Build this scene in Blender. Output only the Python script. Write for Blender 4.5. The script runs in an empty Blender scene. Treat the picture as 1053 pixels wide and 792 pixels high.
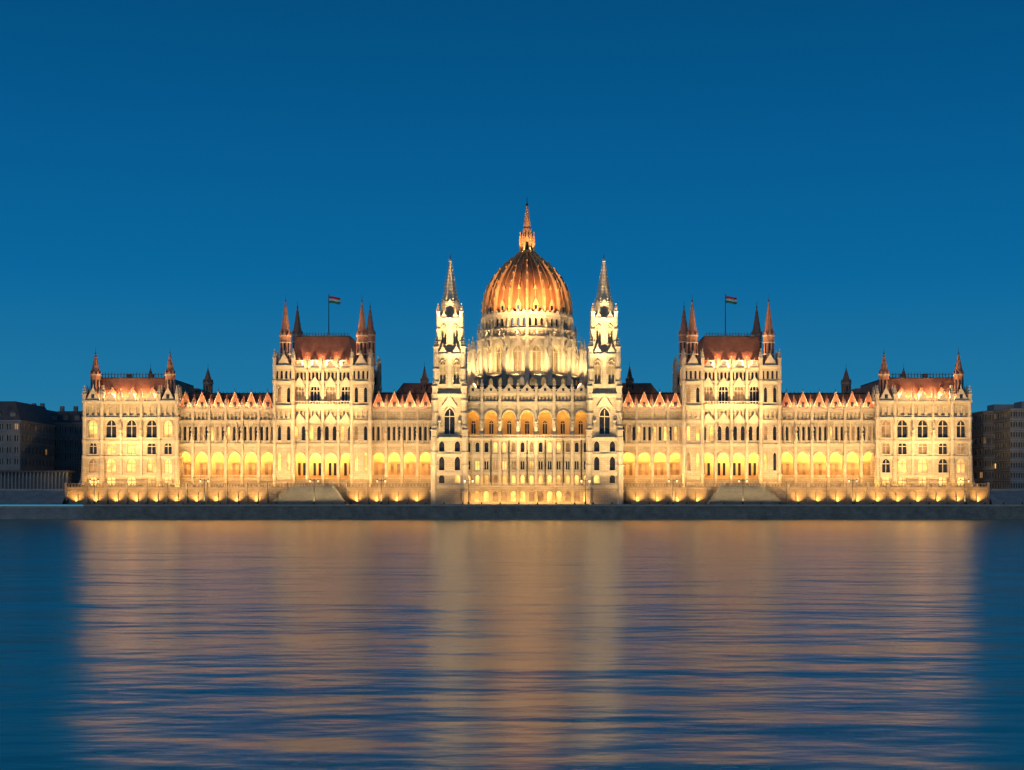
import bpy, math, random
from mathutils import Vector
random.seed(7)
D0=430.0; F=1495.0; EH=6.0; HY=512.0
def X(o,d=0.0): return o*(D0+d)/F
def Z(p,d=0.0): return EH+(HY-p)*(D0+d)/F
PARTS={}; S=1; OWN='parliament_building'; DIM=.12
def add(n,vs,fs):
    p=PARTS.setdefault((OWN,n),([],[]))
    b=len(p[0])
    p[0].extend((v[0]*S,v[1],v[2]) for v in vs)
    for f in fs: p[1].append([b+i for i in (f if S>0 else list(reversed(f)))])
def W(fr,u,d,z):
    ca=math.cos(fr[2]); sa=math.sin(fr[2])
    return (fr[0]+u*ca-d*sa, fr[1]+u*sa+d*ca, z)
def fbox(n,fr,u0,u1,d0,d1,z0,z1):
    vs=[W(fr,u,d,z) for z in (z0,z1) for (u,d) in ((u0,d0),(u1,d0),(u1,d1),(u0,d1))]
    add(n,vs,[(3,2,1,0),(4,5,6,7),(0,1,5,4),(1,2,6,5),(2,3,7,6),(3,0,4,7)])
def box(n,x0,x1,y0,y1,z0,z1): fbox(n,(0,0,0),x0,x1,y0,y1,z0,z1)
def frus(n,cx,cy,z0,z1,r0,r1,k=4,rot=None):
    if rot is None: rot=math.pi/k
    c=1/math.cos(math.pi/k)
    vs=[]
    for z,r in ((z0,r0),(z1,r1)):
        for i in range(k):
            a=rot+2*math.pi*i/k
            vs.append((cx+r*c*math.cos(a),cy+r*c*math.sin(a),z))
    fs=[(i,(i+1)%k,k+(i+1)%k,k+i) for i in range(k)]
    fs.append(tuple(range(k-1,-1,-1))); fs.append(tuple(range(k,2*k)))
    add(n,vs,fs)
def lathe(n,cx,cy,prof,k=12,rot=0):
    vs=[];fs=[]
    for r,z in prof:
        for i in range(k):
            a=rot+2*math.pi*i/k
            vs.append((cx+r*math.cos(a),cy+r*math.sin(a),z))
    for j in range(len(prof)-1):
        for i in range(k):
            fs.append((j*k+i,j*k+(i+1)%k,(j+1)*k+(i+1)%k,(j+1)*k+i))
    add(n,vs,fs)
def mansard(n,x0,x1,y0,y1,z0,z1,ix,iy):
    vs=[(x0,y0,z0),(x1,y0,z0),(x1,y1,z0),(x0,y1,z0),(x0+ix,y0+iy,z1),(x1-ix,y0+iy,z1),(x1-ix,y1-iy,z1),(x0+ix,y1-iy,z1)]
    add(n,vs,[(4,5,6,7),(0,1,5,4),(1,2,6,5),(2,3,7,6),(3,0,4,7)])
def arch(w,h,n=4):
    if h<=0: return [(-w,0),(w,0)]
    h=max(h,w)
    c=(h*h-w*w)/(2*w); R=w+c; t=math.atan2(h,c)
    r=[(-c+R*math.cos(t*i/n),R*math.sin(t*i/n)) for i in range(n+1)]
    return [(-x,z) for x,z in r]+[(x,z) for x,z in reversed(r[:-1])]
def quad(n,fr,u0,u1,z0,z1,d=0):
    add(n,[W(fr,u0,d,z0),W(fr,u1,d,z0),W(fr,u1,d,z1),W(fr,u0,d,z1)],[(0,1,2,3)])
def pane(lit):
    r=random.random()
    if r<lit: return 'lit_windows'
    if r<lit+DIM: return 'dim_windows'
    return 'window_glass'
WALL='stone_walls'
def panel(fr,u0,u1,z0,z1,w,zb,zs,rise,depth,back,lit,mull,wall=None,trim=0):
    wall=wall or WALL
    cu=(u0+u1)/2
    h=min(rise*w,z1-zs-0.08)
    if rise>0 and h<w: w=max(0.1,h)
    pts=[(cu+x,zs+z) for x,z in arch(w,h if rise>0 else 0)]
    quad(wall,fr,u0,cu-w,z0,z1); quad(wall,fr,cu+w,u1,z0,z1)
    if zb>z0+.001: quad(wall,fr,cu-w,cu+w,z0,zb)
    for a,b in zip(pts[:-1],pts[1:]):
        add(wall,[W(fr,a[0],0,a[1]),W(fr,b[0],0,b[1]),W(fr,b[0],0,z1),W(fr,a[0],0,z1)],[(0,1,2,3)])
    out=[(cu-w,zb)]+pts+[(cu+w,zb)]
    k=len(out)
    vs=[W(fr,u,0,z) for u,z in out]+[W(fr,u,depth,z) for u,z in out]
    add(wall,vs,[(i,(i+1)%k,k+(i+1)%k,k+i) for i in range(k)])
    if back:
        nm=pane(lit) if back=='G' else back
        add(nm,[W(fr,u,depth,z) for u,z in out],[tuple(reversed(range(k)))])
        if mull:
            for j in range(1,mull+1):
                uu=cu-w+2*w*j/(mull+1)
                fbox('carved_trim',fr,uu-.09,uu+.09,depth*.45,depth*.8,zb,zs+h*.75)
            fbox('carved_trim',fr,cu-w,cu+w,depth*.5,depth*.75,zs-.12,zs+.12)
    if trim and rise>0:
        p2=[(cu+(u-cu)*1.16,zs+(z-zs)*1.16+.05) for u,z in pts]
        for (a,b,c,e) in zip(pts[:-1],pts[1:],p2[1:],p2[:-1]):
            q=[a,b,c,e]
            vs=[W(fr,u,-trim,z) for u,z in q]+[W(fr,u,0.01,z) for u,z in q]
            add('carved_trim',vs,[(0,1,2,3),(3,2,6,7),(1,0,4,5)])
    if trim:
        fbox('carved_trim',fr,cu-w*1.2,cu+w*1.2,-trim,.01,zb-.3,zb-.01)
def row(fr,u0,u1,n,z0,z1,wf,zb,zs,rise,depth=.5,back='G',lit=0.,mull=0,wall=None,trim=0):
    if n==0: quad(wall or WALL,fr,u0,u1,z0,z1); return
    bw=(u1-u0)/n
    for i in range(n):
        panel(fr,u0+i*bw,u0+(i+1)*bw,z0,z1,bw*wf/2,zb,zs,rise,depth,back,lit,mull,wall,trim)
def body(x0,x1,y0,y1,d,levels,top=True,backwall=True):
    for L in levels:
        p0,p1,nf,ns,wf,pb,ps,rise=L[:8]; kw=dict(L[8]) if len(L)>8 else {}
        cor=kw.pop('cor',0)
        z0=Z(p0,d) if p0<600 else 4.15; z1=Z(p1,d)
        a=(z0,z1,wf,Z(pb,d),Z(ps,d),rise)
        row((x0,y0,0),0,x1-x0,nf,*a,**kw)
        k2=dict(kw)
        if k2.get('back','G') is None: k2['back']='G'
        row((x1,y0,math.pi/2),0,y1-y0,ns,*a,**k2)
        row((x0,y1,-math.pi/2),0,y1-y0,ns,*a,**k2)
        if backwall: row((x1,y1,math.pi),0,x1-x0,0,*a)
        if cor:
            box('carved_trim',x0-cor,x1+cor,y0-cor,y1+cor*.5,z1-.28,z1+.28)
            box('carved_trim',x0-cor*.5,x1+cor*.5,y0-cor*.5,y1+cor*.3,z1-.6,z1-.281)
    if top:
        z=Z(levels[-1][1],d)+.02
        add(WALL,[(x0,y0,z),(x1,y0,z),(x1,y1,z),(x0,y1,z)],[(0,1,2,3)])
def pinn(cx,cy,z,w,h,n='carved_trim',cap=True):
    frus(n,cx,cy,z,z+.42*h,w,w)
    frus(n,cx,cy,z+.40*h,z+.46*h,w*1.35,w*1.35)
    frus(n,cx,cy,z+.46*h,z+h,w*1.05,w*.08)
    for t in (.6,.75):
        r=w*1.05*(1-(t-.46)/.54)+.12
        frus(n,cx,cy,z+t*h,z+t*h+.18,r,r)
    frus(n,cx,cy,z+h*.96,z+h*.96+.25,.16,.16)
def gable(n,fr,u,w,z,h,d0,d1,fin=True):
    vs=[W(fr,u-w,d0,z),W(fr,u+w,d0,z),W(fr,u,d0,z+h),W(fr,u-w,d1,z),W(fr,u+w,d1,z),W(fr,u,d1,z+h)]
    add(n,vs,[(0,1,2),(5,4,3),(0,2,5,3),(1,4,5,2),(0,3,4,1)])
    if fin:
        p=W(fr,u,(d0+d1)/2,0); frus(n,p[0],p[1],z+h-.2,z+h+.9,.2,.05)
def statue(cx,cy,z,h):
    p=[(.0,0),(.22,0),(.2,.3),(.15,.55),(.21,.76),(.2,.8),(.07,.84),(.1,.88),(.1,.95),(0,1)]
    lathe('statues',cx,cy,[(r*h,z+t*h) for r,t in p],8)
def balus(x0,x1,y,z,h=1.1,n='carved_trim'):
    box(n,x0,x1,y-.18,y+.18,z+h-.2,z+h)
    box(n,x0,x1,y-.15,y+.15,z,z+.15)
    k=max(1,int((x1-x0)/.8)); s=(x1-x0)/k
    for i in range(k):
        frus(n,x0+(i+.5)*s,y,z+.15,z+h-.2,.14,.14)
def pil(x,y,z0,z1,w=.7,pr=.5,ph=3.0,st=None):
    box('carved_trim',x-w/2,x+w/2,y-pr,y+.3,z0,z1)
    for t in (.3,.62):
        zz=z0+(z1-z0)*t
        box('carved_trim',x-w/2-.12,x+w/2+.12,y-pr-.12,y+.2,zz,zz+.25)
    if ph: pinn(x,y-pr/2,z1,w*.5,ph)
    if st: 
        box('carved_trim',x-.5,x+.5,y-pr-.8,y-pr,st-.4,st)
        statue(x,y-pr-.4,st,2.3)
        frus('carved_trim',x,y-pr-.4,st+2.6,st+4.6,.5,.05)
def turret(cx,cy,d,pb,pm,pt,r,n='turret_spires',k=8):
    z0,z1,z2=Z(pb,d),Z(pm,d),Z(pt,d)
    h=z1-z0
    frus(n,cx,cy,z0,z1,r,r,k)
    for i in range(k):
        a=2*math.pi*i/k
        fr=(cx+math.cos(a)*(r+.03),cy+math.sin(a)*(r+.03),a+math.pi/2)
        fbox('window_glass',fr,-r*.2,r*.2,-.02,.1,z0+h*.25,z0+h*.8)
        gable(n,fr,0,r*.42,z1,r*.9,-.15,r*.5,False)
    frus('carved_trim',cx,cy,z1-.15,z1+.15,r*1.15,r*1.15,k)
    frus('carved_trim',cx,cy,z0-.1,z0+.5,r*1.2,r*1.2,k)
    frus(n,cx,cy,z1+.15,z2,r*.92,.07,k)
    for t in (.2,.4,.6,.78):
        rr=r*.92*(1-t)+.12
        for i in range(k):
            a=math.pi/k+2*math.pi*i/k
            frus(n,cx+rr*math.cos(a),cy+rr*math.sin(a),z1+t*(z2-z1),z1+t*(z2-z1)+.35,.12,.05)
    lathe('iron_finials',cx,cy,[(0,z2-.6),(.22,z2-.3),(.22,z2-.1),(.05,z2+.1),(.04,z2+1.6),(0,z2+1.7)],6)

def wing(o0,o1,n,d=0.0):
    x0,x1=X(o0),X(o1); y=0.0
    lv=[(501,492,0,0,0,0,0,0),
        (492,457,n,0,.80,492,472.5,1.12,dict(depth=1.0,back=None,cor=.35,trim=.18)),
        (457,433,n*3,0,.5,453,440.5,1.5,dict(depth=.75,lit=.08,cor=.3)),
        (433,421,n*4,0,.6,431.5,426.5,1.2,dict(depth=.5,back='stone_walls',cor=.6))]
    body(x0,x1,y,y+16,d,lv)
    zf,zc=Z(492),Z(459)
    quad('arcade_vaults',(x0,4.6,0),0,x1-x0,zf,zc)
    add('arcade_vaults',[(x0,.9,zc),(x1,.9,zc),(x1,4.6,zc),(x0,4.6,zc)],[(0,1,2,3)])
    add('arcade_vaults',[(x0,.0,zf),(x1,.0,zf),(x1,4.6,zf),(x0,4.6,zf)],[(3,2,1,0)])
    bw=(x1-x0)/n
    for i in range(n):
        c=x0+(i+.5)*bw
        fr=(0,4.58,0)
        for q in (-1,1):
            fbox('dim_windows',fr,c+q*.95-.45,c+q*.95+.45,-.05,.0,zf+.9,zf+4.4)
        gable('arcade_vaults',fr,c,1.7,zf+4.8,1.6,-.25,0,False)
        box('arcade_vaults',c-bw/2-.25,c-bw/2+.25,1.0,4.6,zc-1.6,zc)
        for q in (-1,1):
            frus('carved_trim',c+q*bw/6,-.12,Z(455),Z(434.5),.14,.14,8)
    balus(x0,x1,-.1,Z(492),.9)
    for i in range(n+1):
        x=x0+i*bw
        pil(x,y,Z(501),Z(420.5),.75,.62,2.6,Z(452))
        frus('tiled_roofs',x,2.2,Z(419.5),Z(405),1.15,.04)
        frus('iron_finials',x,2.2,Z(406),Z(402.5),.08,.04)
        if i<n:
            c=x+bw/2
            gable('tiled_roofs',(0,1.1,0),c,1.95,Z(419.8),Z(402.5)-Z(419.8),0,4,False)
            for sg in (-1,1):
                vs=[]
                for yy in (.85,1.12):
                    for (uu,zz) in ((c+sg*2.1,Z(420)),(c+sg*1.88,Z(420)),(c,Z(403.2)),(c,Z(402.2))):
                        vs.append((uu,yy,zz))
                add('carved_trim',vs,[(0,1,2,3),(7,6,5,4),(0,3,7,4),(1,5,6,2)])
            box('window_glass',c-.45,c+.45,.98,1.11,Z(418.5),Z(413.5))
            frus('iron_finials',c,1.15,Z(403),Z(399),.1,.04)
            for q in (-1.45,0,1.45):
                frus('carved_trim',c+q,-.25,Z(420.4)+.6,Z(420.4)+1.2,.13,.04)
    balus(x0,x1,-.2,Z(420.4),.6)
    mansard('tiled_roofs',x0-.3,x1+.3,.9,16,Z(420.3),Z(404.5),0,3.2)
    zz=Z(404.5)
    box('iron_finials',x0,x1,4.1,4.2,zz,zz+.4)
    k=int((x1-x0)/1.2)
    for i in range(k): frus('iron_finials',x0+(i+.5)*1.2,4.15,zz+.4,zz+.9,.1,.03)

def end_pavilion():
    d=-3.0
    xa,xb=X(360,d),X(455,d); tw=X(18,d)
    y=-2.4
    def lv(n,ns):
        return [(999,501,0,0,0,0,0,0),
         (501,489,n,ns,.42,499,494,1.1,dict(depth=.5,lit=.85,cor=.15,mull=1)),
         (489,470,n,ns,.46,486,477,1.25,dict(depth=.7,lit=.7,mull=1,trim=.2,cor=.3)),
         (470,454,n,ns,.42,467,459,1.05,dict(depth=.6,lit=.25,mull=1,trim=.15,cor=.2)),
         (454,430,n,ns,.50,450,438,1.3,dict(depth=.8,lit=.1,mull=1,trim=.25,cor=.35)),
         (430,413,n*3,ns*3,.55,427,420,1.4,dict(depth=.5,back='stone_walls',cor=.55))]
    body(xa+tw*.9,xb-tw*.9,y,36,d,lv(3,6))
    for xc0 in (xa,xb-tw):
        body(xc0,xc0+tw,y-.9,y-.9+tw,d,lv(1,1))
        cx,cy=xc0+tw/2,y-.9+tw/2
        for a in (0,math.pi/2,math.pi,-math.pi/2):
            h=tw/2
            fr=(cx+h*math.sin(a),cy-h*math.cos(a),a)
            gable('carved_trim',fr,0,h*.8,Z(413,d)+.25,4.0,-.2,.4)
            fbox('window_glass',fr,-.45,.45,-.24,-.15,Z(413,d)+.9,Z(413,d)+2.1)
        for sx in (-1,1):
            for sy in (-1,1):
                px,py=cx+sx*tw/2,cy+sy*tw/2
                frus('carved_trim',px,py,Z(501,d),Z(412,d),.5,.5,8)
                for pz in (489,470,454,430): frus('carved_trim',px,py,Z(pz,d)-.3,Z(pz,d)+.4,.68,.68,8)
                pinn(px,py,Z(412,d),.42,4.3)
                frus('stone_walls',px,py,4.15,Z(470,d),1.25,.62,8)
        turret(cx,cy,d,411,385,362,1.35)
    frus('stone_walls',xb+.2,y+1,4.15,Z(490,d),2.9,1.0)
    frus('stone_walls',xb+1.5,y+.6,4.15,Z(500,d),3.0,1.5)
    w=(xb-xa-1.8*tw)/3
    for i in range(4):
        x=xa+.9*tw+i*w
        if 0<i<3: pil(x,y,Z(489,d),Z(412.6,d),.6,.5,3.6,Z(449,d))
        if i<3:
            gable('carved_trim',(0,y,0),x+w/2,1.5,Z(412.4,d),2.6,-.4,0)
    balus(xa+tw,xb-tw,y-.2,Z(412.4,d),1.0)
    x0,x1=xa+1.6,xb-1.6
    mansard('tiled_roofs',x0,x1,y+1.6,35,Z(412,d),Z(388,d),1.8,2.2)
    box('dark_roof_deck',x0+1.7,x1-1.7,y+3.7,33,Z(388,d),Z(387,d))
    box('iron_finials',x0+1.8,x1-1.8,y+3.9,y+4.0,Z(387,d)+.9,Z(387,d)+1.05)
    k=22
    for i in range(k):
        xx=x0+1.8+(x1-x0-3.6)*(i+.5)/k
        frus('iron_finials',xx,y+3.95,Z(387,d),Z(387,d)+1.6,.12,.04)
    for i in range(3):
        c=xa+.9*tw+(i+.5)*w
        box('stone_walls',c-.9,c+.9,y+1.5,y+4,Z(412,d),Z(404.5,d))
        box('window_glass',c-.45,c+.45,y+1.42,y+1.6,Z(410.5,d),Z(406,d))
        gable('tiled_roofs',(0,y+1.3,0),c,1.3,Z(404.5,d),2.0,0,3)
    for q in (.2,.42,.7):
        xx=x0+q*(x1-x0); box('turret_spires',xx-.7,xx+.7,12,13.5,Z(390,d),Z(381,d))
        box('turret_spires',xx-.85,xx+.85,11.85,13.65,Z(381,d)-.01,Z(380,d))
    dr=60
    for o in (372,439):
        xx=X(o)
        box('stone_walls',xx-2.5,xx+2.5,dr-5,dr,4.15,Z(408,dr))
        turret(xx,dr-2.5,dr,408,395,380,1.5)
    mansard('tiled_roofs',xa+1,xb-1,36,dr-3,Z(412,d),Z(400,40),2,1)
    box('stone_walls',xa+1,xb-1,36,dr-3,4.15,Z(412,d))

def mid_pavilion():
    d=-2.0
    xa,xb=X(161,d),X(259,d); tw=X(19,d); y=-1.9
    lo=lambda n,a:[(999,501,0,0,0,0,0,0),(501,492,0,0,0,0,0,0),
        a,
        (457,433,n*2,4,.5,453,441,1.5,dict(depth=.7,lit=.1,cor=.25,trim=.1)),
        (433,418,n*4,8,.55,430,424,1.3,dict(depth=.5,back='stone_walls',cor=.5)),
        (418,393,n,3,.6,415,402,1.4,dict(depth=.9,lit=.0,mull=2,trim=.25,cor=.3)),
        (393,379,n*4,10,.55,391,384,1.3,dict(depth=.4,back='window_glass',cor=.6))]
    cx0,cx1=xa+.9*tw,xb-.9*tw
    body(cx0,cx1,y,24,d,lo(4,(492,457,4,0,.78,492,473,1.15,dict(depth=1.0,back=None,cor=.35,trim=.2))))
    zf,zc=Z(492),Z(459)
    quad('arcade_vaults',(cx0,2.5,0),0,cx1-cx0,zf,zc)
    add('arcade_vaults',[(cx0,-1,zc),(cx1,-1,zc),(cx1,2.5,zc),(cx0,2.5,zc)],[(0,1,2,3)])
    add('arcade_vaults',[(cx0,y,zf),(cx1,y,zf),(cx1,2.5,zf),(cx0,2.5,zf)],[(3,2,1,0)])
    bw=(cx1-cx0)/4
    for i in range(4):
        c=cx0+(i+.5)*bw
        for q in (-1,1): box('window_glass',c+q*.75-.4,c+q*.75+.4,2.42,2.48,zf+.9,zf+4.6)
    for i in range(5):
        x=cx0+i*bw
        if 0<i<4: pil(x,y,Z(501,d),Z(379,d),.7,.6,3.4,Z(451,d))
        if i<4:
            gable('carved_trim',(0,y,0),x+bw/2,bw*.42,Z(398,d),3.2,-.5,0)
            gable('carved_trim',(0,y,0),x+bw/2,bw*.36,Z(378.5,d),2.2,-.4,0)
            box('carved_trim',x+.3,x+bw-.3,y-.9,y,Z(418,d)+.3,Z(418,d)+.5)
            gable('carved_trim',(0,y,0),x+bw/2,bw*.4,Z(433,d),2.4,-.45,0)
    balus(cx0,cx1,y-.3,Z(378.6,d),1.0)
    balus(cx0,cx1,y-.8,Z(418,d)+.5,1.0)
    def tlv(n): return [(999,501,0,0,0,0,0,0),
        (501,489,0,0,0,0,0,0),
        (489,458,n,n,.34,484,468,1.6,dict(depth=.7,lit=.35,mull=0,trim=.2,cor=.3)),
        (458,433,n,n,.36,453,441,1.6,dict(depth=.7,lit=.15,trim=.2,cor=.2)),
        (433,418,n*2,n*2,.5,430,424,1.3,dict(depth=.5,back='stone_walls',cor=.4)),
        (418,393,n,n,.36,414,401,1.6,dict(depth=.7,trim=.2,cor=.25)),
        (393,377,n*2,n*2,.5,390,383,1.3,dict(depth=.4,back='window_glass',cor=.5))]
    for xc0 in (xa,xb-tw):
        for yy in (y-1.0,24-tw+1):
            body(xc0,xc0+tw,yy,yy+tw,d,tlv(2))
            cx,cy=xc0+tw/2,yy+tw/2
            for a in (0,math.pi/2,math.pi,-math.pi/2):
                h=tw/2; fr=(cx+h*math.sin(a),cy-h*math.cos(a),a)
                gable('carved_trim',fr,0,h*.75,Z(377,d)+.2,3.6,-.2,.4)
            for sx in (-1,1):
                for sy in (-1,1):
                    px,py=cx+sx*tw/2,cy+sy*tw/2
                    frus('carved_trim',px,py,4.15,Z(376,d),.52,.52,8)
                    for pz in (489,458,433,418,393): frus('carved_trim',px,py,Z(pz,d)-.3,Z(pz,d)+.4,.7,.7,8)
                    pinn(px,py,Z(376,d),.45,4.8)
            dd=d if yy<5 else 22
            turret(cx,cy,dd,376,345,308 if yy<5 else 315,1.5)
            for pz in (364,352): frus('carved_trim',cx,cy,Z(pz,dd)-.15,Z(pz,dd)+.15,1.7,1.7,8)
    x0,x1=X(180,2),X(240,2)
    mansard('tiled_roofs',x0-1,x1+1,y+1.5,23,Z(378,d),Z(347,3),1.8,2.6)
    box('dark_roof_deck',x0+.7,x1-.7,y+4.0,20.5,Z(347,3),Z(345.5,3))
    k=18
    for i in range(k):
        xx=x0+.9+(x1-x0-1.8)*(i+.5)/k
        frus('iron_finials',xx,y+4.1,Z(345.5,3),Z(342,3),.12,.04)
    box('iron_finials',x0+.7,x1-.7,y+4.05,y+4.15,Z(344,3),Z(343.6,3))
    for i in range(4):
        c=x0+(i+.5)*(x1-x0)/4
        box('stone_walls',c-.9,c+.9,y+1.4,y+4,Z(378,d),Z(370,d))
        box('window_glass',c-.45,c+.45,y+1.32,y+1.5,Z(376,d),Z(371.5,d))
        frus('tiled_roofs',c,y+2.6,Z(370,d),Z(359,d),1.35,.05)
    for i in range(3):
        c=x0+(i+1)*(x1-x0)/4
        frus('tiled_roofs',c,y+3.4,Z(362,d),Z(354,d),.8,.05)

def big_tower():
    d=-6.0
    cx=X(79,d); h=X(16,d); cy=-10+h
    def B(hp,lv,dd=d):
        hh=X(hp,d); body(cx-hh,cx+hh,cy-hh,cy+hh,dd,lv); return hh
    def corners(hh,r,p0,p1,ph,d2=d):
        for sx in (-1,1):
            for sy in (-1,1):
                px,py=cx+sx*hh,cy+sy*hh
                frus('carved_trim',px,py,Z(p0,d) if p0<600 else 4.15,Z(p1,d),r,r,8)
                q=p0-12 if p0<600 else 506
                while q>p1+4:
                    frus('carved_trim',px,py,Z(q,d),Z(q,d)+.45,r*1.3,r*1.3,8); q-=13
                pinn(px,py,Z(p1,d),r*.85,ph)
    g=dict(depth=.8,lit=.2,trim=.22,cor=.35)
    hh=B(16,[(999,500,0,0,0,0,0,0,dict(cor=.5)),(500,487,2,2,.35,497,492,1.2,dict(depth=.5,lit=.6,cor=.2)),
        (487,468,2,2,.34,484,474,1.5,g),(468,452,2,2,.34,465,458,1.4,g)])
    corners(hh,.85,999,450,4.5)
    hh=B(15.2,[(452,407,1,1,.34,447,429,1.7,dict(depth=.8,lit=0,mull=1,trim=.3,cor=.4))])
    corners(hh,.75,452,406,4.8)
    for a in (0,math.pi/2,math.pi,-math.pi/2):
        fr=(cx+hh*math.sin(a),cy-hh*math.cos(a),a)
        gable('carved_trim',fr,0,2.2,Z(419,d),3.4,-.3,0)
        fbox('carved_trim',fr,-3,3,-1.0,0,Z(452,d)+.2,Z(452,d)+.5)
        for u in (-2.9,2.9): 
            p=W(fr,u,-.4,0); statue(p[0],p[1],Z(440,d),2.4); 
            fbox('carved_trim',fr,u-.4,u+.4,-.8,0,Z(440,d)-.5,Z(440,d))
    hh=B(14,[(407,399,6,6,.55,405,402,1.2,dict(depth=.3,back='stone_walls')),(399,366,2,2,.42,396,377,1.7,dict(depth=1.0,back='belfry_shade',trim=.2,cor=.3,mull=1))])
    corners(hh,.7,407,365,4.4)
    for a in (0,math.pi/2,math.pi,-math.pi/2):
        fr=(cx+hh*math.sin(a),cy-hh*math.cos(a),a)
        gable('carved_trim',fr,-hh/2,1.5,Z(366,d)+.3,2.2,-.12,.3); gable('carved_trim',fr,hh/2,1.5,Z(366,d)+.3,2.2,-.12,.3)
        fbox('carved_trim',fr,-hh*.12,hh*.12,-.25,.1,Z(399,d),Z(364,d))
    hh=B(11.8,[(366,358,6,6,.5,364,361,1.2,dict(depth=.3,back='stone_walls')),(358,329,2,2,.42,355,340,1.7,dict(depth=.9,back='belfry_shade',trim=.15,cor=.2,mull=1))])
    corners(hh,.5,366,328,4.0)
    for a in (0,math.pi/2,math.pi,-math.pi/2):
        fr=(cx+hh*math.sin(a),cy-hh*math.cos(a),a)
        gable('carved_trim',fr,-hh/2,1.2,Z(329,d)+.2,1.6,-.1,.3); gable('carved_trim',fr,hh/2,1.2,Z(329,d)+.2,1.6,-.1,.3)
    r=X(8.9,d); k=8
    for i in range(k):
        a=2*math.pi*i/k
        fr=(cx+math.cos(a)*r,cy+math.sin(a)*r,a+math.pi/2); w=r*math.tan(math.pi/k)
        row(fr,-w,w,1,Z(329,d),Z(313,d),.45,Z(326,d),Z(318,d),1.5,depth=.3,back='belfry_shade')
        gable('carved_trim',fr,0,w*.8,Z(313,d),1.3,-.05,.4,False)
        va=a+math.pi/k; pinn(cx+math.cos(va)*r*1.05,cy+math.sin(va)*r*1.05,Z(322,d),.18,4.0)
    frus('carved_trim',cx,cy,Z(313.3,d),Z(312.3,d),r*1.03,r*1.03,8)
    z1,z2=Z(312.3,d),Z(268,d)
    frus('spire_stone',cx,cy,z1,z2,r*.86,.26,8)
    for t in [i/13 for i in range(1,13)]:
        rr=(r*.86*(1-t)+.2)*1.04
        frus('spire_stone',cx,cy,z1+t*(z2-z1),z1+t*(z2-z1)+.18,rr,rr*.98,8)
        for i in range(8):
            a=math.pi/8+2*math.pi*i/8
            frus('spire_stone',cx+rr*1.06*math.cos(a),cy+rr*1.06*math.sin(a),z1+t*(z2-z1),z1+t*(z2-z1)+.45,.16,.08)
    frus('carved_trim',cx,cy,z2-.2,z2+.6,.55,.35,8); frus('iron_finials',cx,cy,z2+.6,z2+2.4,.12,.04)

def centre():
    d=-8.0; x1=X(65,d); y=-8.0; n=7
    body(-x1,x1,y,22,d,[(999,500,14,0,.55,516,508,1.1,dict(depth=.5,back='stone_walls',cor=.4)),
      (500,486,14,0,.42,498,491,1.2,dict(depth=.5,lit=.8,cor=.15)),
      (486,468,14,0,.42,483,474,0,dict(depth=.7,lit=.25,trim=.2,cor=.2,mull=1)),
      (468,451,14,0,.42,465,457,1.1,dict(depth=.7,lit=.2,trim=.2,cor=.5)),
      (451,414,n,0,.70,449,430,1.15,dict(depth=1.0,back=None,cor=.35,trim=.25)),
      (414,404,n*5,0,.55,412,408,1.3,dict(depth=.4,back='stone_walls',cor=.5))])
    zf,zc=Z(449,d),Z(415,d)
    quad('arcade_vaults',(-x1,-3.4,0),0,2*x1,zf,zc)
    add('arcade_vaults',[(-x1,-7,zc),(x1,-7,zc),(x1,-3.4,zc),(-x1,-3.4,zc)],[(0,1,2,3)])
    add('arcade_vaults',[(-x1,-7,zf),(x1,-7,zf),(x1,-3.4,zf),(-x1,-3.4,zf)],[(3,2,1,0)])
    bw=2*x1/n
    for i in range(n):
        c=-x1+(i+.5)*bw
        panel((0,-3.5,0),c-bw*.45,c+bw*.45,zf+.1,zc-.1,.6,zf+1.0,zf+4.0,1.3,.08,'window_glass',0,1,'arcade_vaults')
        gable('carved_trim',(0,y,0),c,bw*.40,Z(404,d)+.2,2.6,-.5,.2)
        box('window_glass',c-.35,c+.35,y-.55,y-.48,Z(404,d)+.5,Z(404,d)+1.3)
        frus('tiled_roofs',c,y+5,Z(404,d),Z(393,d),2.2,.1)
    for i in range(n+1):
        x=-x1+i*bw
        if 0<i<n:
            pil(x,y,Z(500,d),Z(404,d),.8,.8,3.6,Z(440,d))
        if i<n:
            for j in range(2):
                xx=x+bw*(j+.5)
                box('carved_trim',xx-.14,xx+.14,y-.35,y,Z(500,d),Z(452,d))
    box('carved_trim',-x1,x1,y-1.6,y+.1,Z(452.5,d),Z(451,d))
    balus(-x1,x1,y-1.45,Z(451,d),1.0)
    balus(-x1,x1,y-.3,Z(404,d)+.2,.9)
    box('carved_trim',-x1-1,x1+1,y-2.8,y+.0,Z(501,d),Z(499.5,d))
    balus(-x1,x1,y-2.6,Z(499.5,d),.8)
    for i in range(n):
        xx=-x1+i*bw
        for j in range(2):
            panel((0,y-2.4,0),xx+j*bw/2,xx+(j+1)*bw/2,4.15,Z(501,d),bw*.15,4.9,7.0,1.2,.5,'lit_windows' if (i+j)%2 else 'dim_windows',0,0,'stone_walls',.1)
        box('stone_walls',xx-.35,xx+.35,y-2.7,y-2.41,4.15,Z(501,d)-.01)
    mansard('dark_roof_deck',-x1+1,x1-1,y+1.5,22,Z(404,d),Z(397,0),2,4)

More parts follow.
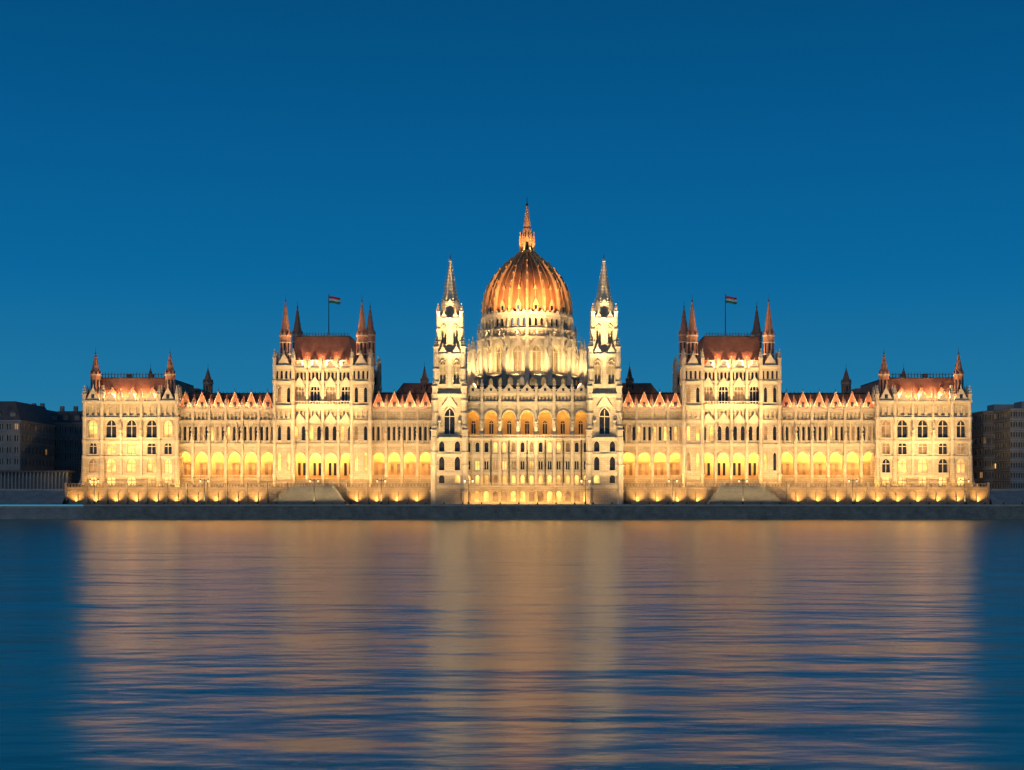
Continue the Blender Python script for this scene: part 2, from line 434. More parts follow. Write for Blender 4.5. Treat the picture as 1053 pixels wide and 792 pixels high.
def dome():
    d=35; cy=35.0
    P=lambda p:Z(p,d); R=lambda r:X(r,d)
    frus('stone_walls',0,cy,4.15,P(401),R(62),R(62),16)
    N=16
    def ringrow(r,p0,p1,n,wf,pb,ps,rise,**kw):
        rr=R(r)
        for i in range(N):
            a=2*math.pi*(i+.5)/N - math.pi/2
            fr=(math.cos(a)*rr,cy+math.sin(a)*rr,a+math.pi/2); w=rr*math.tan(math.pi/N)
            row(fr,-w,w,n,P(p0),P(p1),wf,P(pb),P(ps),rise,**kw)
    def ringc(r,p,t=.3): frus('carved_trim',0,cy,P(p)-t,P(p)+t,R(r),R(r),N,math.pi/2)
    ringrow(49,401,352,1,.42,391,366,1.6,depth=1.1,lit=.0,back='drum_glass',trim=.3,mull=1)
    ringc(50.2,352,.35)
    ringrow(47.5,352,343,4,.5,350,347,1.2,depth=.3,back='stone_walls')
    ringc(48,343,.2)
    ringrow(45.5,343,328,3,.5,340,334,1.4,depth=.7,back='window_glass')
    ringc(46.3,327.5,.35)
    for i in range(N):
        a=2*math.pi*(i+.5)/N-math.pi/2
        fr=(math.cos(a)*R(49.2),cy+math.sin(a)*R(49.2),a+math.pi/2)
        w=R(49)*math.tan(math.pi/N)
        gable('carved_trim',fr,0,w*.7,P(360),3.4,-.3,0)
        fr2=(math.cos(a)*R(48),cy+math.sin(a)*R(48),a+math.pi/2)
        gable('carved_trim',fr2,0,w*.5,P(351),2.4,-.1,.3)
        fr3=(math.cos(a)*R(45.9),cy+math.sin(a)*R(45.9),a+math.pi/2)
        for q in (-.6,0,.6): gable('carved_trim',fr3,w*q,w*.25,P(327),1.1,-.1,.2,False)
        v=2*math.pi*i/N-math.pi/2
        c,s=math.cos(v),math.sin(v)
        frus('carved_trim',c*R(50),cy+s*R(50),P(401),P(350),.6,.6,8); pinn(c*R(49.6),cy+s*R(49.6),P(350),.4,5)
        frus('carved_trim',c*R(46.3),cy+s*R(46.3),P(345),P(328),.42,.42,8)
        px,py=c*R(59.5),cy+s*R(59.5)
        frus('carved_trim',px,py,P(405),P(372),.75,.6); pinn(px,py,P(372),.52,7.2)
        fr4=(c*R(50),cy+s*R(50),v)
        z0,z1=P(374),P(364)
        L=R(9)
        vs=[W(fr4,0,-.22,z1),W(fr4,L,-.22,z0),W(fr4,L,-.22,z0+.8),W(fr4,0,-.22,z1+1.0),W(fr4,0,.22,z1),W(fr4,L,.22,z0),W(fr4,L,.22,z0+.8),W(fr4,0,.22,z1+1.0)]
        add('carved_trim',vs,[(0,1,2,3),(7,6,5,4),(3,2,6,7),(0,4,5,1)])
    ringrow(57,403,390,2,.5,401,396,1.3,depth=.5,back='drum_glass',trim=.1)
    ringc(57.4,390,.2)
    frus('stone_walls',0,cy,P(390)+.21,P(386),R(56.6),R(49.3),16,math.pi/2)
    prof=[(43.5,327),(43.8,320),(43.2,312),(41.3,303),(38,294.5),(33,286),(27,278.5),(20.5,272),(14,267),(9,263.5),(7.5,261)]
    K=64
    lathe('copper_dome',0,cy,[(R(r),P(p)) for r,p in prof],K)
    for i in range(32):
        a=2*math.pi*i/32-math.pi/2; c,s=math.cos(a),math.sin(a); t=(-s,c)
        big=(i%2==0)
        hw=.5 if big else .14; pr=.85 if big else .25
        vs=[]
        for r,p in prof:
            rr=R(r); f=max(.35,r/43)
            for (rad,q) in ((rr-.1,-hw*f),(rr+pr,-hw*f*.7),(rr+pr,hw*f*.7),(rr-.1,hw*f)):
                vs.append((c*rad+t[0]*q,cy+s*rad+t[1]*q,P(p)+(.15 if rad>rr else 0)))
        fs=[]
        for j in range(len(prof)-1):
            for m in range(3):
                fs.append((j*4+m,j*4+m+1,(j+1)*4+m+1,(j+1)*4+m))
        add('dome_ribs' if big else 'copper_seams',vs,fs)
        if big:
            for j in range(1,len(prof)-1):
                r,p=prof[j]; frus('dome_ribs',c*(R(r)+.9),cy+s*(R(r)+.9),P(p),P(p)+.5,.24,.1)
    for i in range(N):
        a=2*math.pi*(i+.5)/N-math.pi/2
        fr=(math.cos(a)*R(44.3),cy+math.sin(a)*R(44.3),a+math.pi/2)
        gable('dome_ribs',fr,0,1.0,P(319),2.2,-.1,1.5); fbox('dome_ribs',fr,-.8,.8,-.05,1,P(325),P(319))
        fbox('window_glass',fr,-.4,.4,-.1,0,P(324),P(319.5))
        fr=(math.cos(a)*R(41.5),cy+math.sin(a)*R(41.5),a+math.pi/2)
        gable('dome_ribs',fr,0,.55,P(303),1.5,-.15,1.2,False)
    lathe('dome_ribs',0,cy,[(R(8),P(262.5)),(R(10),P(261)),(R(10),P(260)),(R(7),P(259.5))],16)
    for i in range(8):
        a=2*math.pi*i/8
        rr=R(6.2); fr=(math.cos(a)*rr,cy+math.sin(a)*rr,a+math.pi/2); w=rr*math.tan(math.pi/8)
        row(fr,-w,w,1,P(260),P(247),.55,P(258),P(251),1.4,depth=.4,back='window_glass',wall='dome_ribs')
        gable('dome_ribs',fr,0,w*.8,P(247),1.8,-.15,.4)
        va=a+math.pi/8; pinn(math.cos(va)*R(7.6),cy+math.sin(va)*R(7.6),P(260),.28,6.5,'dome_ribs')
    z1,z2=P(247),P(211)
    frus('dome_ribs',0,cy,P(247),P(238),R(5.2),R(3.6),8); frus('dome_ribs',0,cy,P(238),P(235.5),R(4.6),R(4.2),8)
    frus('dome_ribs',0,cy,P(235.5),z2,R(3.0),.12,8)
    for t in [i/9 for i in range(1,9)]:
        rr=(R(3.0)*(1-t)+.15)*1.1
        for i in range(8):
            a=math.pi/8+2*math.pi*i/8
            frus('dome_ribs',rr*math.cos(a),cy+rr*math.sin(a),P(235.5)+t*(z2-P(235.5)),P(235.5)+t*(z2-P(235.5))+.5,.16,.06)
    lathe('iron_finials',0,cy,[(0,z2-.5),(.4,z2),(.4,z2+.3),(.1,z2+.6),(.08,z2+2.4),(0,z2+2.6)],8)

def transept():
    d=14
    x0,x1=X(90,d),X(140,d)
    box('stone_walls',x0,x1,12,60,4.15,Z(412,d))
    mansard('tiled_roofs',x0-1,x1,11.5,60,Z(412,d),Z(393,d),3.5,6)
    for o in (106,118,130):
        frus('tiled_roofs',X(o,d),13.5,Z(410,d),Z(398,d),1.4,.05)
    turret(X(105,18),16,d,408,392,377,1.1)
    box('stone_walls',X(140,d),X(170,d),14,40,4.15,Z(414,d))
    mansard('tiled_roofs',X(138,d),X(172,d),14,40,Z(414,d),Z(402,d),1,6)
    box('stone_walls',X(250,d),X(365,d),16,40,4.15,Z(418,d))
    box('stone_walls',X(60,d),X(95,d),-2,40,4.15,Z(408,d))

for S in (1,-1):
    wing(96.5,161,4); wing(259,360.5,6); end_pavilion(); mid_pavilion(); big_tower(); transept()
S=1
centre(); dome()

OWN='terrace_wall'; WALL='terrace_stone'
zt=Z(501.5,-6)
for S in (1,-1):
    x0,x1=0.0,X(474,-6); n=46
    row((x0,-6,0),0,x1,n,4.15,zt,.72,4.5,7.0,1.05,depth=.5,back='terrace_stone')
    add('terrace_stone',[(0,-6,zt),(x1,-6,zt),(x1,0.5,zt),(0,0.5,zt)],[(0,1,2,3)])
    quad('terrace_stone',(x1,-6,math.pi/2),0,40,4.15,zt)
    box('terrace_coping',0.01,x1+.2,-6.3,-5.5,zt-.1,zt+.25)
    for i in range(int(x1/.9)): frus('terrace_coping',.45+i*.9,-5.9,zt+.25,zt+1.0,.14,.14)
    box('terrace_coping',0.01,x1+.2,-6.1,-5.7,zt+1.0,zt+1.2)
    for i in range(n//2+1):
        x=i*2*x1/n; box('terrace_coping',x-.32 if i else 0.01,x+.32,-6.45,-5.45,4.15,zt+1.45)
S=1; WALL='stone_walls'

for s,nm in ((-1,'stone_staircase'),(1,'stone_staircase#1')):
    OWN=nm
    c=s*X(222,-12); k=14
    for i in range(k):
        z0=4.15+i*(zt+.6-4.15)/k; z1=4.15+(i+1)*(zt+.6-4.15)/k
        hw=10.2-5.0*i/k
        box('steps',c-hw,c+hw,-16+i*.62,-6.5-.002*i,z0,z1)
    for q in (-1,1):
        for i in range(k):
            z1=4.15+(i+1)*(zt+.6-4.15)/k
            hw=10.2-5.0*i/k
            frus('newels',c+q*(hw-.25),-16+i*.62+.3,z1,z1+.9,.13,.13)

OWN='quay_wall'
yq=-25.0
xL=700
def quay(xa,xb,y,ztop,part):
    vs=[(xa,y-.9,-1),(xb,y-.9,-1),(xb,y,ztop-.5),(xa,y,ztop-.5)]
    add(part,vs,[(0,1,2,3)])
    box('quay_coping',xa,xb,y-.25,y+1.2,ztop-.5,ztop)
quay(-X(456,-25),xL,yq,4.15,'quay_stone')
quay(-xL,-X(456,-25),yq+4,3.7,'quay_stone_pale')
add('quay_stone',[(-X(456,-25),yq-.9,-1),(-X(456,-25),yq+5,-1),(-X(456,-25),yq+5,3.64),(-X(456,-25),yq,3.64)],[(0,1,2,3)])
for i in range(70):
    x=-X(450,-25)+i*5.2
    frus('bollards',x,yq+.4,4.15,4.75,.2,.16,8)
OWN='embankment_slope'
for s in (-1,1):
    xa=X(475,-6)
    xs=(s*xa,s*700)
    vs=[(min(xs),-9,4.15),(max(xs),-9,4.15),(max(xs),-4,8.2),(min(xs),-4,8.2)]
    add('slope_stone',vs,[(0,1,2,3)])
    box('slope_coping',min(xs),max(xs),-4.2,-3.2,8.1,8.6)
    add('slope_stone',[(min(xs),-3.5,8.15),(max(xs),-3.5,8.15),(max(xs),60,8.3),(min(xs),60,8.3)],[(0,1,2,3)])

DIM=.02
def city(own,x0,x1,y0,y1,z0,z1,fl,bf,bs,roofh,wf=.5,lit=.06,band=False,rise=0):
    global OWN,WALL
    OWN=own; WALL='walls'
    h=(z1-z0)/fl
    for i in range(fl):
        a=z0+i*h; kw=dict(depth=.35,lit=lit,trim=0,mull=1)
        args=(a,a+h,wf,a+h*.25,a+h*(.78 if not rise else .65),rise)
        row((x0,y0,0),0,x1-x0,bf,*args,**kw); row((x1,y0,math.pi/2),0,y1-y0,bs,*args,**kw)
        row((x0,y1,-math.pi/2),0,y1-y0,bs,*args,**kw)
        if band or i in (0,fl-1): box('cornice',x0-.3,x1+.3,y0-.3,y1+.3,a+h-.18,a+h+.12)
    if roofh: 
        mansard('roof',x0-.2,x1+.2,y0-.2,y1+.2,z1+.12,z1+roofh,2.5,2.5)
        for i in range(max(1,bf//2)):
            c=x0+(i+.5)*(x1-x0)/max(1,bf//2)
            box('walls',c-.8,c+.8,y0+.3,y0+3,z1+.12,z1+2.4); gable('roof',(0,y0+.2,0),c,1.1,z1+2.4,1,0,3,False)
        for i in range(3):
            c=x0+(i+.6)*(x1-x0)/3.3; box('chimney',c-.6,c+.6,y0+5,y0+6.2,z1+roofh-1,z1+roofh+1.8)
    else:
        box('roof',x0+.1,x1-.1,y0+.1,y1-.1,z1,z1+.3)
        box('plant_room',x0+5,x0+14,y0+5,y0+12,z1+.3,z1+2.6)
    WALL='stone_walls'
city('apartment_block',-X(720,10),-X(519,10),8,40,8.2,Z(433,10),6,26,10,6.0,.5,.02)
city('apartment_block#1',-X(516,60),-X(488,60),50,90,4.2,Z(438,60),6,6,8,5.5,.5,.02,rise=1.0)
city('apartment_block#2',-X(486,50),-X(440,50),44,80,4.2,Z(436,50),6,9,8,4.0,.45,.02)
city('office_building',X(466,25),X(493,25),22,60,4.2,Z(424,25),8,8,8,0,.7,.02,True)
city('office_building#1',X(495,8),X(700,8),6,50,8.2,Z(421,8),8,40,10,0,.75,.02,True)
OWN='riverside_pavilion'
xa,xb=-X(560,0),-X(470,0)
box('roof',xa,xb,-1.5,6,Z(486),Z(484)); box('walls',xa+1,xb-1,2,5,8.2,Z(486)-.01)
for i in range(24):
    x=xa+.6+i*(xb-xa-1.2)/23; frus('columns',x,-1,8.2,Z(486)-.005,.22,.2,8)

MATS={}
def mat(name,c1,c2,scale=.3,rough=.8,metal=0.,bump=.0,bs=3.,em=None,es=0.,brick=None,spec=.5,stretch=None):
    m=bpy.data.materials.new(name); m.use_nodes=True; nt=m.node_tree; N=nt.nodes; L=nt.links
    b=N['Principled BSDF']; tc=N.new('ShaderNodeTexCoord')
    mp=N.new('ShaderNodeMapping'); L.new(tc.outputs['Object'],mp.inputs['Vector'])
    if stretch: mp.inputs['Scale'].default_value=stretch
    n1=N.new('ShaderNodeTexNoise'); n1.inputs['Scale'].default_value=scale; n1.inputs['Detail'].default_value=6; n1.inputs['Roughness'].default_value=.65
    L.new(mp.outputs[0],n1.inputs['Vector'])
    cr=N.new('ShaderNodeValToRGB'); cr.color_ramp.elements[0].position=.34; cr.color_ramp.elements[1].position=.66
    cr.color_ramp.elements[0].color=(*c1,1); cr.color_ramp.elements[1].color=(*c2,1)
    L.new(n1.outputs['Fac'],cr.inputs['Fac'])
    col=cr.outputs['Color']
    if brick:
        sx=N.new('ShaderNodeSeparateXYZ'); L.new(tc.outputs['Object'],sx.inputs[0])
        cb=N.new('ShaderNodeCombineXYZ'); L.new(sx.outputs['X'],cb.inputs['X']); L.new(sx.outputs['Z'],cb.inputs['Y'])
        br=N.new('ShaderNodeTexBrick'); L.new(cb.outputs[0],br.inputs['Vector']); br.inputs['Scale'].default_value=1.0
        br.inputs['Brick Width'].default_value=brick[0]; br.inputs['Row Height'].default_value=brick[1]; br.inputs['Mortar Size'].default_value=.03
        br.inputs['Color1'].default_value=(1,1,1,1); br.inputs['Color2'].default_value=(.82,.82,.82,1); br.inputs['Mortar'].default_value=(.5,.5,.5,1)
        mx=N.new('ShaderNodeMix'); mx.data_type='RGBA'; mx.blend_type='MULTIPLY'; mx.inputs[0].default_value=1
        L.new(col,mx.inputs[6]); L.new(br.outputs['Color'],mx.inputs[7]); col=mx.outputs[2]
    L.new(col,b.inputs['Base Color'])
    b.inputs['Roughness'].default_value=rough; b.inputs['Metallic'].default_value=metal
    b.inputs['Specular IOR Level'].default_value=spec
    if bump:
        n2=N.new('ShaderNodeTexNoise'); n2.inputs['Scale'].default_value=bs; n2.inputs['Detail'].default_value=4
        L.new(tc.outputs['Object'],n2.inputs['Vector'])
        bp=N.new('ShaderNodeBump'); bp.inputs['Strength'].default_value=1; bp.inputs['Distance'].default_value=bump
        L.new(n2.outputs['Fac'],bp.inputs['Height']); L.new(bp.outputs[0],b.inputs['Normal'])
    if em:
        n3=N.new('ShaderNodeTexNoise'); n3.inputs['Scale'].default_value=.35; L.new(tc.outputs['Object'],n3.inputs['Vector'])
        mr=N.new('ShaderNodeMapRange'); mr.inputs[1].default_value=.35; mr.inputs[2].default_value=.65; mr.inputs[3].default_value=es*.35; mr.inputs[4].default_value=es*1.5
        L.new(n3.outputs['Fac'],mr.inputs[0]); L.new(mr.outputs[0],b.inputs['Emission Strength'])
        b.inputs['Emission Color'].default_value=(*em,1)
    MATS[name]=m; return m
mat('limestone',(.40,.335,.24),(.54,.46,.34),.22,.85,bump=.06,bs=2.2,brick=(1.6,.6))
mat('limestone_carved',(.43,.375,.28),(.57,.49,.38),.6,.85,bump=.08,bs=4)
mat('limestone_spire',(.46,.42,.34),(.58,.53,.43),.6,.8,bump=.1,bs=3)
mat('vault_plaster',(.45,.33,.17),(.55,.41,.23),.3,.85,bump=.03)
mat('terrace_limestone',(.24,.19,.14),(.34,.28,.21),.3,.9,bump=.06,brick=(1.8,.7))
mat('roof_tile',(.30,.11,.055),(.44,.18,.10),.5,.7,bump=.1,bs=3)
mat('dark_lead',(.03,.03,.03),(.05,.045,.04),.5,.6)
mat('turret_copper',(.28,.12,.07),(.40,.19,.115),.8,.6,bump=.06)
mat('dome_copper',(.30,.10,.035),(.46,.18,.07),.35,.75,bump=.05,bs=1.5,stretch=(1,1,.25))
mat('rib_copper',(.58,.29,.12),(.68,.38,.17),.6,.65)
mat('iron',(.015,.015,.015),(.04,.035,.03),2,.5,metal=.5)
mat('dark_glass',(.012,.015,.02),(.035,.03,.03),.8,.12,spec=.6)
mat('drum_glass_m',(.10,.065,.03),(.18,.12,.06),.8,.3,em=(1,.58,.2),es=.3)
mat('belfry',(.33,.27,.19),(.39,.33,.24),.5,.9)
mat('window_lit',(.3,.2,.1),(.4,.3,.15),.5,.5,em=(1,.52,.13),es=1.3)
mat('window_dim',(.08,.05,.03),(.15,.1,.05),.5,.4,em=(1,.5,.18),es=.32)
mat('stair_stone_shaded',(.13,.135,.13),(.2,.205,.19),.5,.85,bump=.03)  # base colour darkened to stand in for stairs the floodlights miss
mat('quay_granite',(.14,.145,.125),(.25,.25,.215),.4,.75,bump=.12,bs=1.5,brick=(1.6,.55))
mat('quay_granite_pale',(.2,.22,.22),(.3,.31,.3),.4,.8,bump=.1,bs=1.5,brick=(1.6,.55))
mat('quay_cope',(.28,.29,.26),(.38,.38,.34),.6,.8,bump=.03)
mat('facade_grey',(.22,.22,.22),(.30,.30,.29),.2,.85,brick=(1.2,.5))
mat('facade_concrete',(.26,.27,.27),(.34,.34,.34),.15,.8)
mat('slate_roof',(.06,.06,.065),(.10,.095,.09),.6,.7)
mat('asphalt',(.04,.04,.042),(.06,.06,.06),.8,.9,bump=.02)
mat('lamp_metal',(.02,.025,.02),(.04,.045,.04),1,.5,metal=.4)
mat('lamp_glass',(.6,.6,.55),(.7,.7,.65),1,.3,em=(1,.75,.45),es=.3)
mat('flag_red',(.5,.03,.03),(.6,.05,.05),1,.8); mat('flag_white',(.75,.75,.75),(.8,.8,.8),1,.8); mat('flag_green',(.03,.2,.07),(.04,.26,.1),1,.8)
PM={'stone_walls':'limestone','carved_trim':'limestone_carved','statues':'limestone_carved','spire_stone':'limestone_spire','arcade_vaults':'vault_plaster',
'terrace_stone':'terrace_limestone','terrace_coping':'terrace_limestone','tiled_roofs':'roof_tile','dark_roof_deck':'dark_lead','turret_spires':'turret_copper',
'copper_dome':'dome_copper','dome_ribs':'rib_copper','copper_seams':'rib_copper','iron_finials':'iron','window_glass':'dark_glass','drum_glass':'drum_glass_m','belfry_shade':'belfry',
'lit_windows':'window_lit','dim_windows':'window_dim','steps':'stair_stone_shaded','newels':'stair_stone_shaded','quay_stone':'quay_granite','quay_stone_pale':'quay_granite_pale','quay_coping':'quay_cope','bollards':'iron',
'slope_stone':'quay_granite_pale','slope_coping':'quay_cope','walls':'facade_grey','cornice':'facade_concrete','roof':'slate_roof','chimney':'facade_grey','plant_room':'facade_concrete','columns':'facade_concrete'}
col=bpy.context.scene.collection
EMP={}
def empty(n,loc=(0,0,0)):
    e=bpy.data.objects.new(n,None); e.location=loc; col.objects.link(e); e.empty_display_size=1; return e
for (own,part),(vs,fs) in PARTS.items():
    base=own.split('#')[0]
    if own not in EMP: EMP[own]=empty(base)
    me=bpy.data.meshes.new(part); me.from_pydata(vs,[],fs); me.update()
    me.materials.append(MATS[PM[part]])
    ob=bpy.data.objects.new(part,me); col.objects.link(ob); ob.parent=EMP[own]
    if part=='copper_dome':
        for p in me.polygons: p.use_smooth=True
def mesh(name,vs,fs,m,parent=None,loc=(0,0,0),smooth=False):
    me=bpy.data.meshes.new(name); me.from_pydata(vs,[],fs); me.update(); me.materials.append(MATS[m])
    if smooth:
        for p in me.polygons: p.use_smooth=True
    ob=bpy.data.objects.new(name,me); col.objects.link(ob); ob.location=loc
    if parent: ob.parent=parent
    return ob

PARTS={}; OWN='L'
lathe('post',0,0,[(.0,0),(.28,0),(.26,.5),(.14,.8),(.10,4),(.08,7.2),(0,7.3)],10)
fbox('post',(0,0,0),-1.1,1.1,-.05,.05,6.7,6.82)
for q in (-1,1):
    lathe('head',q*1.1,0,[(0,6.2),(.16,6.25),(.26,6.75),(.22,6.9),(0,7.0)],10)
    lathe('post',q*1.1,0,[(.27,6.88),(.2,7.05),(.03,7.25),(0,7.3)],10)
LP=dict(PARTS)
for o in (-445,-332,-219,-150,-60,60,150,222,335,450):
    e=empty('street_lamp',(X(o,-20),-20,4.15))
    for (own,part),(vs,fs) in LP.items(): mesh(part,vs,fs,'lamp_metal' if part=='post' else 'lamp_glass',e)
for s in (-1,1):
    bx=s*X(203,14)
    zb=Z(346,14); zt2=Z(305,14)
    e=empty('flagpole',(bx,12,zb))
    PARTS={}; OWN='F'; lathe('pole',0,0,[(0,-.5),(.16,-.5),(.09,zt2-zb),(0,zt2-zb+.1)],8); lathe('pole',0,0,[(0,zt2-zb),(.2,zt2-zb+.2),(0,zt2-zb+.45)],8)
    vs,fs=PARTS[('F','pole')]; mesh('pole',vs,fs,'lamp_metal',e)
    for k,m in enumerate(('flag_red','flag_white','flag_green')):
        vs=[];fs=[]
        for i in range(13):
            t=i/12
            for j in (0,1):
                vs.append((.1+3.4*t,.35*math.sin(t*7)*t**.5,zt2-zb-.2-(k+j)*.68-.35*t+.12*math.sin(t*6)))
        for i in range(12): fs.append((i*2,i*2+2,i*2+3,i*2+1))
        mesh(m,vs,fs,m,e,smooth=True)

g=mesh('ground',[(-6000,yq+4.6,4.1),(6000,yq+4.6,4.1),(6000,9000,4.1),(-6000,9000,4.1)],[(0,1,2,3)],'asphalt')
g2=mesh('quay_road',[(-X(456,-25)+.05,yq+1,4.13),(700,yq+1,4.13),(700,-5.9,4.13),(-X(456,-25)+.05,-5.9,4.13)],[(0,1,2,3)],'asphalt')
wm=bpy.data.materials.new('river_water'); wm.use_nodes=True; nt=wm.node_tree; N=nt.nodes; L=nt.links
b=N['Principled BSDF']; b.inputs['Base Color'].default_value=(.05,.22,.17,1); b.inputs['Roughness'].default_value=.235; b.inputs['IOR'].default_value=2.0
b.inputs['Specular Tint'].default_value=(.92,1.0,.84,1)
tc=N.new('ShaderNodeTexCoord')
def nz(sc,det,stretch,amp,rot=0):
    mp=N.new('ShaderNodeMapping'); mp.inputs['Scale'].default_value=stretch; mp.inputs['Rotation'].default_value=(0,0,rot)
    L.new(tc.outputs['Object'],mp.inputs['Vector'])
    n=N.new('ShaderNodeTexNoise'); n.inputs['Scale'].default_value=sc; n.inputs['Detail'].default_value=det
    L.new(mp.outputs[0],n.inputs['Vector'])
    m=N.new('ShaderNodeMath'); m.operation='MULTIPLY'; m.inputs[1].default_value=amp; L.new(n.outputs['Fac'],m.inputs[0]); return m.outputs[0]
hs=[nz(.05,2,(.6,1,1),.65,.05),nz(.25,2,(.5,1,1),.22,-.06),nz(1.0,2,(.5,1,1),.04,.08)]
a=N.new('ShaderNodeMath'); L.new(hs[0],a.inputs[0]); L.new(hs[1],a.inputs[1])
a2=N.new('ShaderNodeMath'); L.new(a.outputs[0],a2.inputs[0]); L.new(hs[2],a2.inputs[1])
bp=N.new('ShaderNodeBump'); bp.inputs['Distance'].default_value=1.0; bp.inputs['Strength'].default_value=1.0
L.new(a2.outputs[0],bp.inputs['Height']); L.new(bp.outputs[0],b.inputs['Normal'])
MATS['water']=wm
mesh('river',[(-6000,-3000,0),(6000,-3000,0),(6000,yq+5,0),(-6000,yq+5,0)],[(0,1,2,3)],'water')

FL=empty('floodlights')
def orient(o,loc,tgt):
    o.location=loc; o.rotation_euler=(Vector(tgt)-Vector(loc)).to_track_quat('-Z','Y').to_euler()
def area(loc,tgt,sx,sy,p,c,spread=math.pi):
    l=bpy.data.lights.new('flood_strip','AREA'); l.shape='RECTANGLE'; l.size=sx; l.size_y=sy; l.energy=p; l.color=c; l.spread=spread
    o=bpy.data.objects.new('flood_strip',l); col.objects.link(o); orient(o,loc,tgt); o.parent=FL
def spot(loc,tgt,p,c,ang=60,rad=.3,blend=.6):
    l=bpy.data.lights.new('spot_lamp','SPOT'); l.energy=p; l.color=c; l.spot_size=math.radians(ang); l.spot_blend=blend; l.shadow_soft_size=rad
    o=bpy.data.objects.new('spot_lamp',l); col.objects.link(o); orient(o,loc,tgt); o.parent=FL
WARM=(1,.62,.25); WHITE=(1,.68,.30); OR=(1,.50,.11); RED=(1,.58,.28); DOMEC=(1,.58,.24)
for s in (-1,1):
    area((s*X(270),-21,5.0),(s*X(270),0,33),X(350),.6,30000,WARM,math.radians(110))
    area((s*X(129),-5.2,zt+.4),(s*X(129),0,zt+9),X(62),.3,1200,OR)
    area((s*X(310),-5.2,zt+.4),(s*X(310),0,zt+9),X(96),.3,1900,OR)
    area((s*X(210),-5.4,zt+.4),(s*X(210),-2,zt+9),X(90),.3,1100,OR)
    area((s*X(407),-5.7,zt+.4),(s*X(407),-2.4,zt+9),X(90),.3,1200,OR)
    for a0,a1,yy in ((97,161,2.8),(259,360,2.8),(180,240,.6)):
        c=s*X((a0+a1)/2); area((c,yy,Z(460.5)),(c,yy+.3,Z(492)),X(a1-a0)-1,1.0,(a1-a0)*80,OR)
    tx=s*X(79,-6)
    area((tx,-23,5),(tx,-10,40),9,1,3000,WHITE,math.radians(90))
    spot((tx,-24,5),(tx,-6,54),250000,WHITE,26,.8,1)
    spot((tx-s*2,-24.3,5),(tx,-6,80),2200000,WHITE,15,.8,1)
    spot((s*11,-5,Z(403)),(tx,-8,56),12000,WHITE,50,.3,1)
    spot((s*X(108),2,Z(418)),(tx,-6,52),14000,WHITE,55,.3,1)
    for q in (-1,1):
        spot((tx+q*3.0,-9.6,Z(328,-6)),(tx,-5.4,Z(290,-6)),1700,WHITE,75,.15,.8)
    mx=s*X(210)
    for q in (-1,1):
        spot((mx+q*12,-23,5),(mx+q*2,0,46),190000,WARM,36,.5,1)
        spot((mx+q*9,-2.3,Z(378)),(mx+q*11.5,0,Z(340)),3600,RED,80)
        spot((mx+q*9,10,Z(370)),(mx+q*11.5,22,Z(345)),4600,RED,80)
    area((mx,-1.2,Z(377.5)),(mx,2.4,Z(350)),14,.5,6500,RED)
    ex=s*X(407)
    spot((ex,-23,5),(ex,0,38),75000,WARM,60,.5,1)
    area((ex,-2.2,Z(410.5)),(ex,2,Z(385)),18,.5,3800,RED)
    spot((s*X(372),40,Z(400)),(s*X(372),56,Z(388)),9000,RED,60)
    area((s*X(129),.1,Z(419)),(s*X(129),2,Z(405)),16,.3,1700,RED)
    area((s*X(310),.1,Z(419)),(s*X(310),2,Z(405)),25,.3,2700,RED)
    spot((s*X(112),6,Z(412)),(s*X(112),16,Z(397)),12000,RED,110)
    x1=X(474,-6)
    for i in range(23):
        x=(i*2+1)*x1/46
        if abs(x-X(222))<9.5 or x<25: continue
        spot((s*x,-7.3,4.6),(s*x,-6.0,8.0),2100,OR,120,.1,.8)
area((0,-24,5),(0,-8,30),34,.8,4800,WHITE,math.radians(100))
area((0,-5.6,Z(416,-8)),(0,-4.0,Z(449,-8)),34,.8,12000,OR)
area((0,-13.5,4.4),(0,-10.4,7.5),36,.4,2600,OR)
area((0,-10.2,Z(499,-8)),(0,-8,Z(486,-8)),34,.3,900,OR)
spot((0,-24,5),(0,-8,40),105000,WHITE,60,.5,1)
for i in range(16):
    a=2*math.pi*(i+.5)/16; r=X(67,35)
    if math.sin(a)>.5: continue
    spot((math.cos(a)*r,35+math.sin(a)*r,Z(392,35)),(math.cos(a)*X(47,35),35+math.sin(a)*X(47,35),Z(360,35)),12000,WHITE,105,.3,1)
    r=X(50,35)
    spot((math.cos(a)*r,35+math.sin(a)*r,Z(349,35)),(math.cos(a)*X(38,35),35+math.sin(a)*X(38,35),Z(300,35)),3600,DOMEC,80,.25,1)
for i in range(6):
    a=2*math.pi*i/6; r=X(12,35)
    spot((math.cos(a)*r,35+math.sin(a)*r,Z(262,35)),(0,35,Z(236,35)),2000,DOMEC,60,.1)
for s in (-1,1):
    spot((s*16,-5,Z(402)),(0,35,Z(300,35)),540000,DOMEC,38,.3,1)
    spot((s*17,-4,Z(402)),(s*4,20,Z(355,35)),90000,WHITE,54,.3,1)
dusk_fill=bpy.data.lights.new('dusk_fill','SUN'); dusk_fill.energy=.35; dusk_fill.angle=math.radians(12); dusk_fill.color=(1,.92,.85)  # added fill to lift quay wall and side buildings; real sun has set
so=bpy.data.objects.new('dusk_fill',dusk_fill); col.objects.link(so); so.rotation_euler=(math.radians(78),0,math.radians(-25))

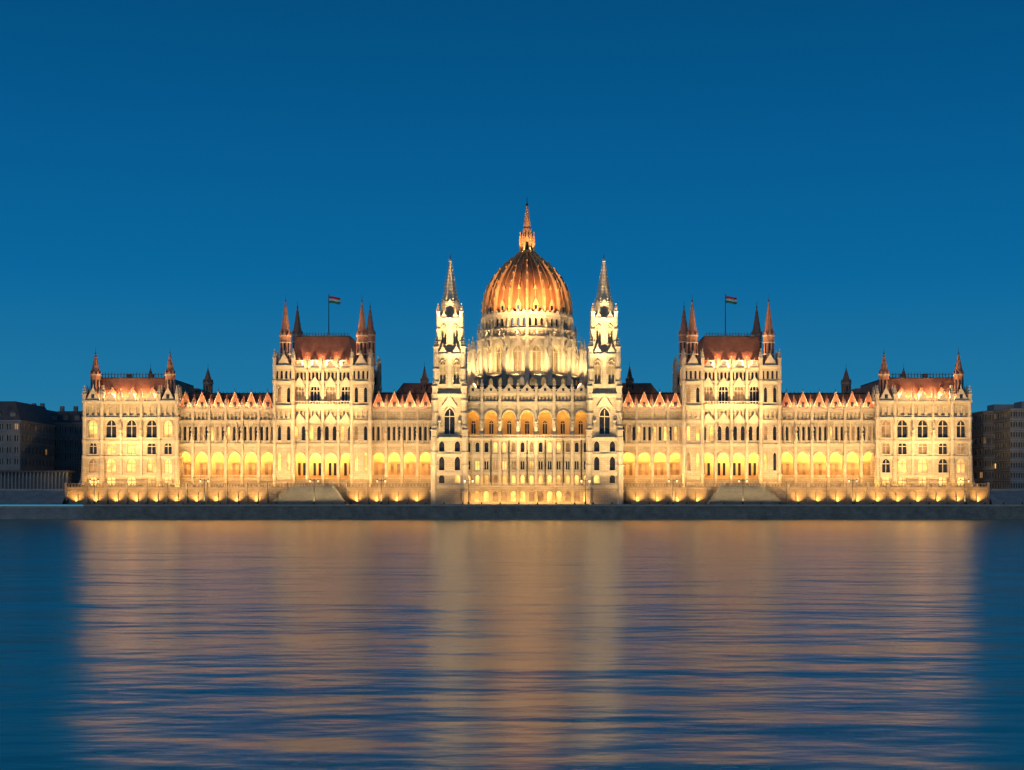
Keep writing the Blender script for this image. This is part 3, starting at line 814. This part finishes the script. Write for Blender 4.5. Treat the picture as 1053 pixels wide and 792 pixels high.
w=bpy.data.worlds.new('World'); bpy.context.scene.world=w; w.use_nodes=True; nt=w.node_tree; N=nt.nodes; L=nt.links
bg=N['Background']; tc=N.new('ShaderNodeTexCoord'); sx=N.new('ShaderNodeSeparateXYZ'); L.new(tc.outputs['Generated'],sx.inputs[0])
cr=N.new('ShaderNodeValToRGB'); L.new(sx.outputs['Z'],cr.inputs['Fac'])
st=[(0.0,(.035,.225,.37)),(.07,(.014,.18,.355)),(.15,(.003,.132,.33)),(.26,(.0015,.092,.255)),(.36,(.001,.065,.18)),(1.0,(.001,.045,.13))]
cr.color_ramp.elements[0].position=st[0][0]; cr.color_ramp.elements[0].color=(*st[0][1],1)
cr.color_ramp.elements[1].position=1; cr.color_ramp.elements[1].color=(*st[-1][1],1)
for p,c in st[1:-1]:
    e=cr.color_ramp.elements.new(p); e.color=(*c,1)
sky=N.new('ShaderNodeTexSky'); sky.sky_type='NISHITA'; sky.sun_disc=False; sky.sun_elevation=math.radians(-1); sky.sun_rotation=math.radians(200)
ms=N.new('ShaderNodeMix'); ms.data_type='RGBA'; ms.blend_type='MULTIPLY'; ms.inputs[0].default_value=1; L.new(sky.outputs[0],ms.inputs[6]); ms.inputs[7].default_value=(.0,.004,.01,1)
ad=N.new('ShaderNodeMix'); ad.data_type='RGBA'; ad.blend_type='ADD'; ad.inputs[0].default_value=1; L.new(cr.outputs[0],ad.inputs[6]); L.new(ms.outputs[2],ad.inputs[7])
L.new(ad.outputs[2],bg.inputs['Color']); bg.inputs['Strength'].default_value=1.0

cam=bpy.data.cameras.new('camera'); co=bpy.data.objects.new('camera',cam); col.objects.link(co)
co.location=(0,-D0,EH); co.rotation_euler=(math.radians(90),0,0)
cam.sensor_width=36; cam.lens=36*F/1053; cam.shift_x=-15.5/1053; cam.shift_y=116/1053; cam.clip_end=20000; cam.clip_start=.5
sc=bpy.context.scene; sc.camera=co
sc.view_settings.view_transform='Standard'; sc.view_settings.look='None'; sc.view_settings.exposure=0; sc.view_settings.gamma=1
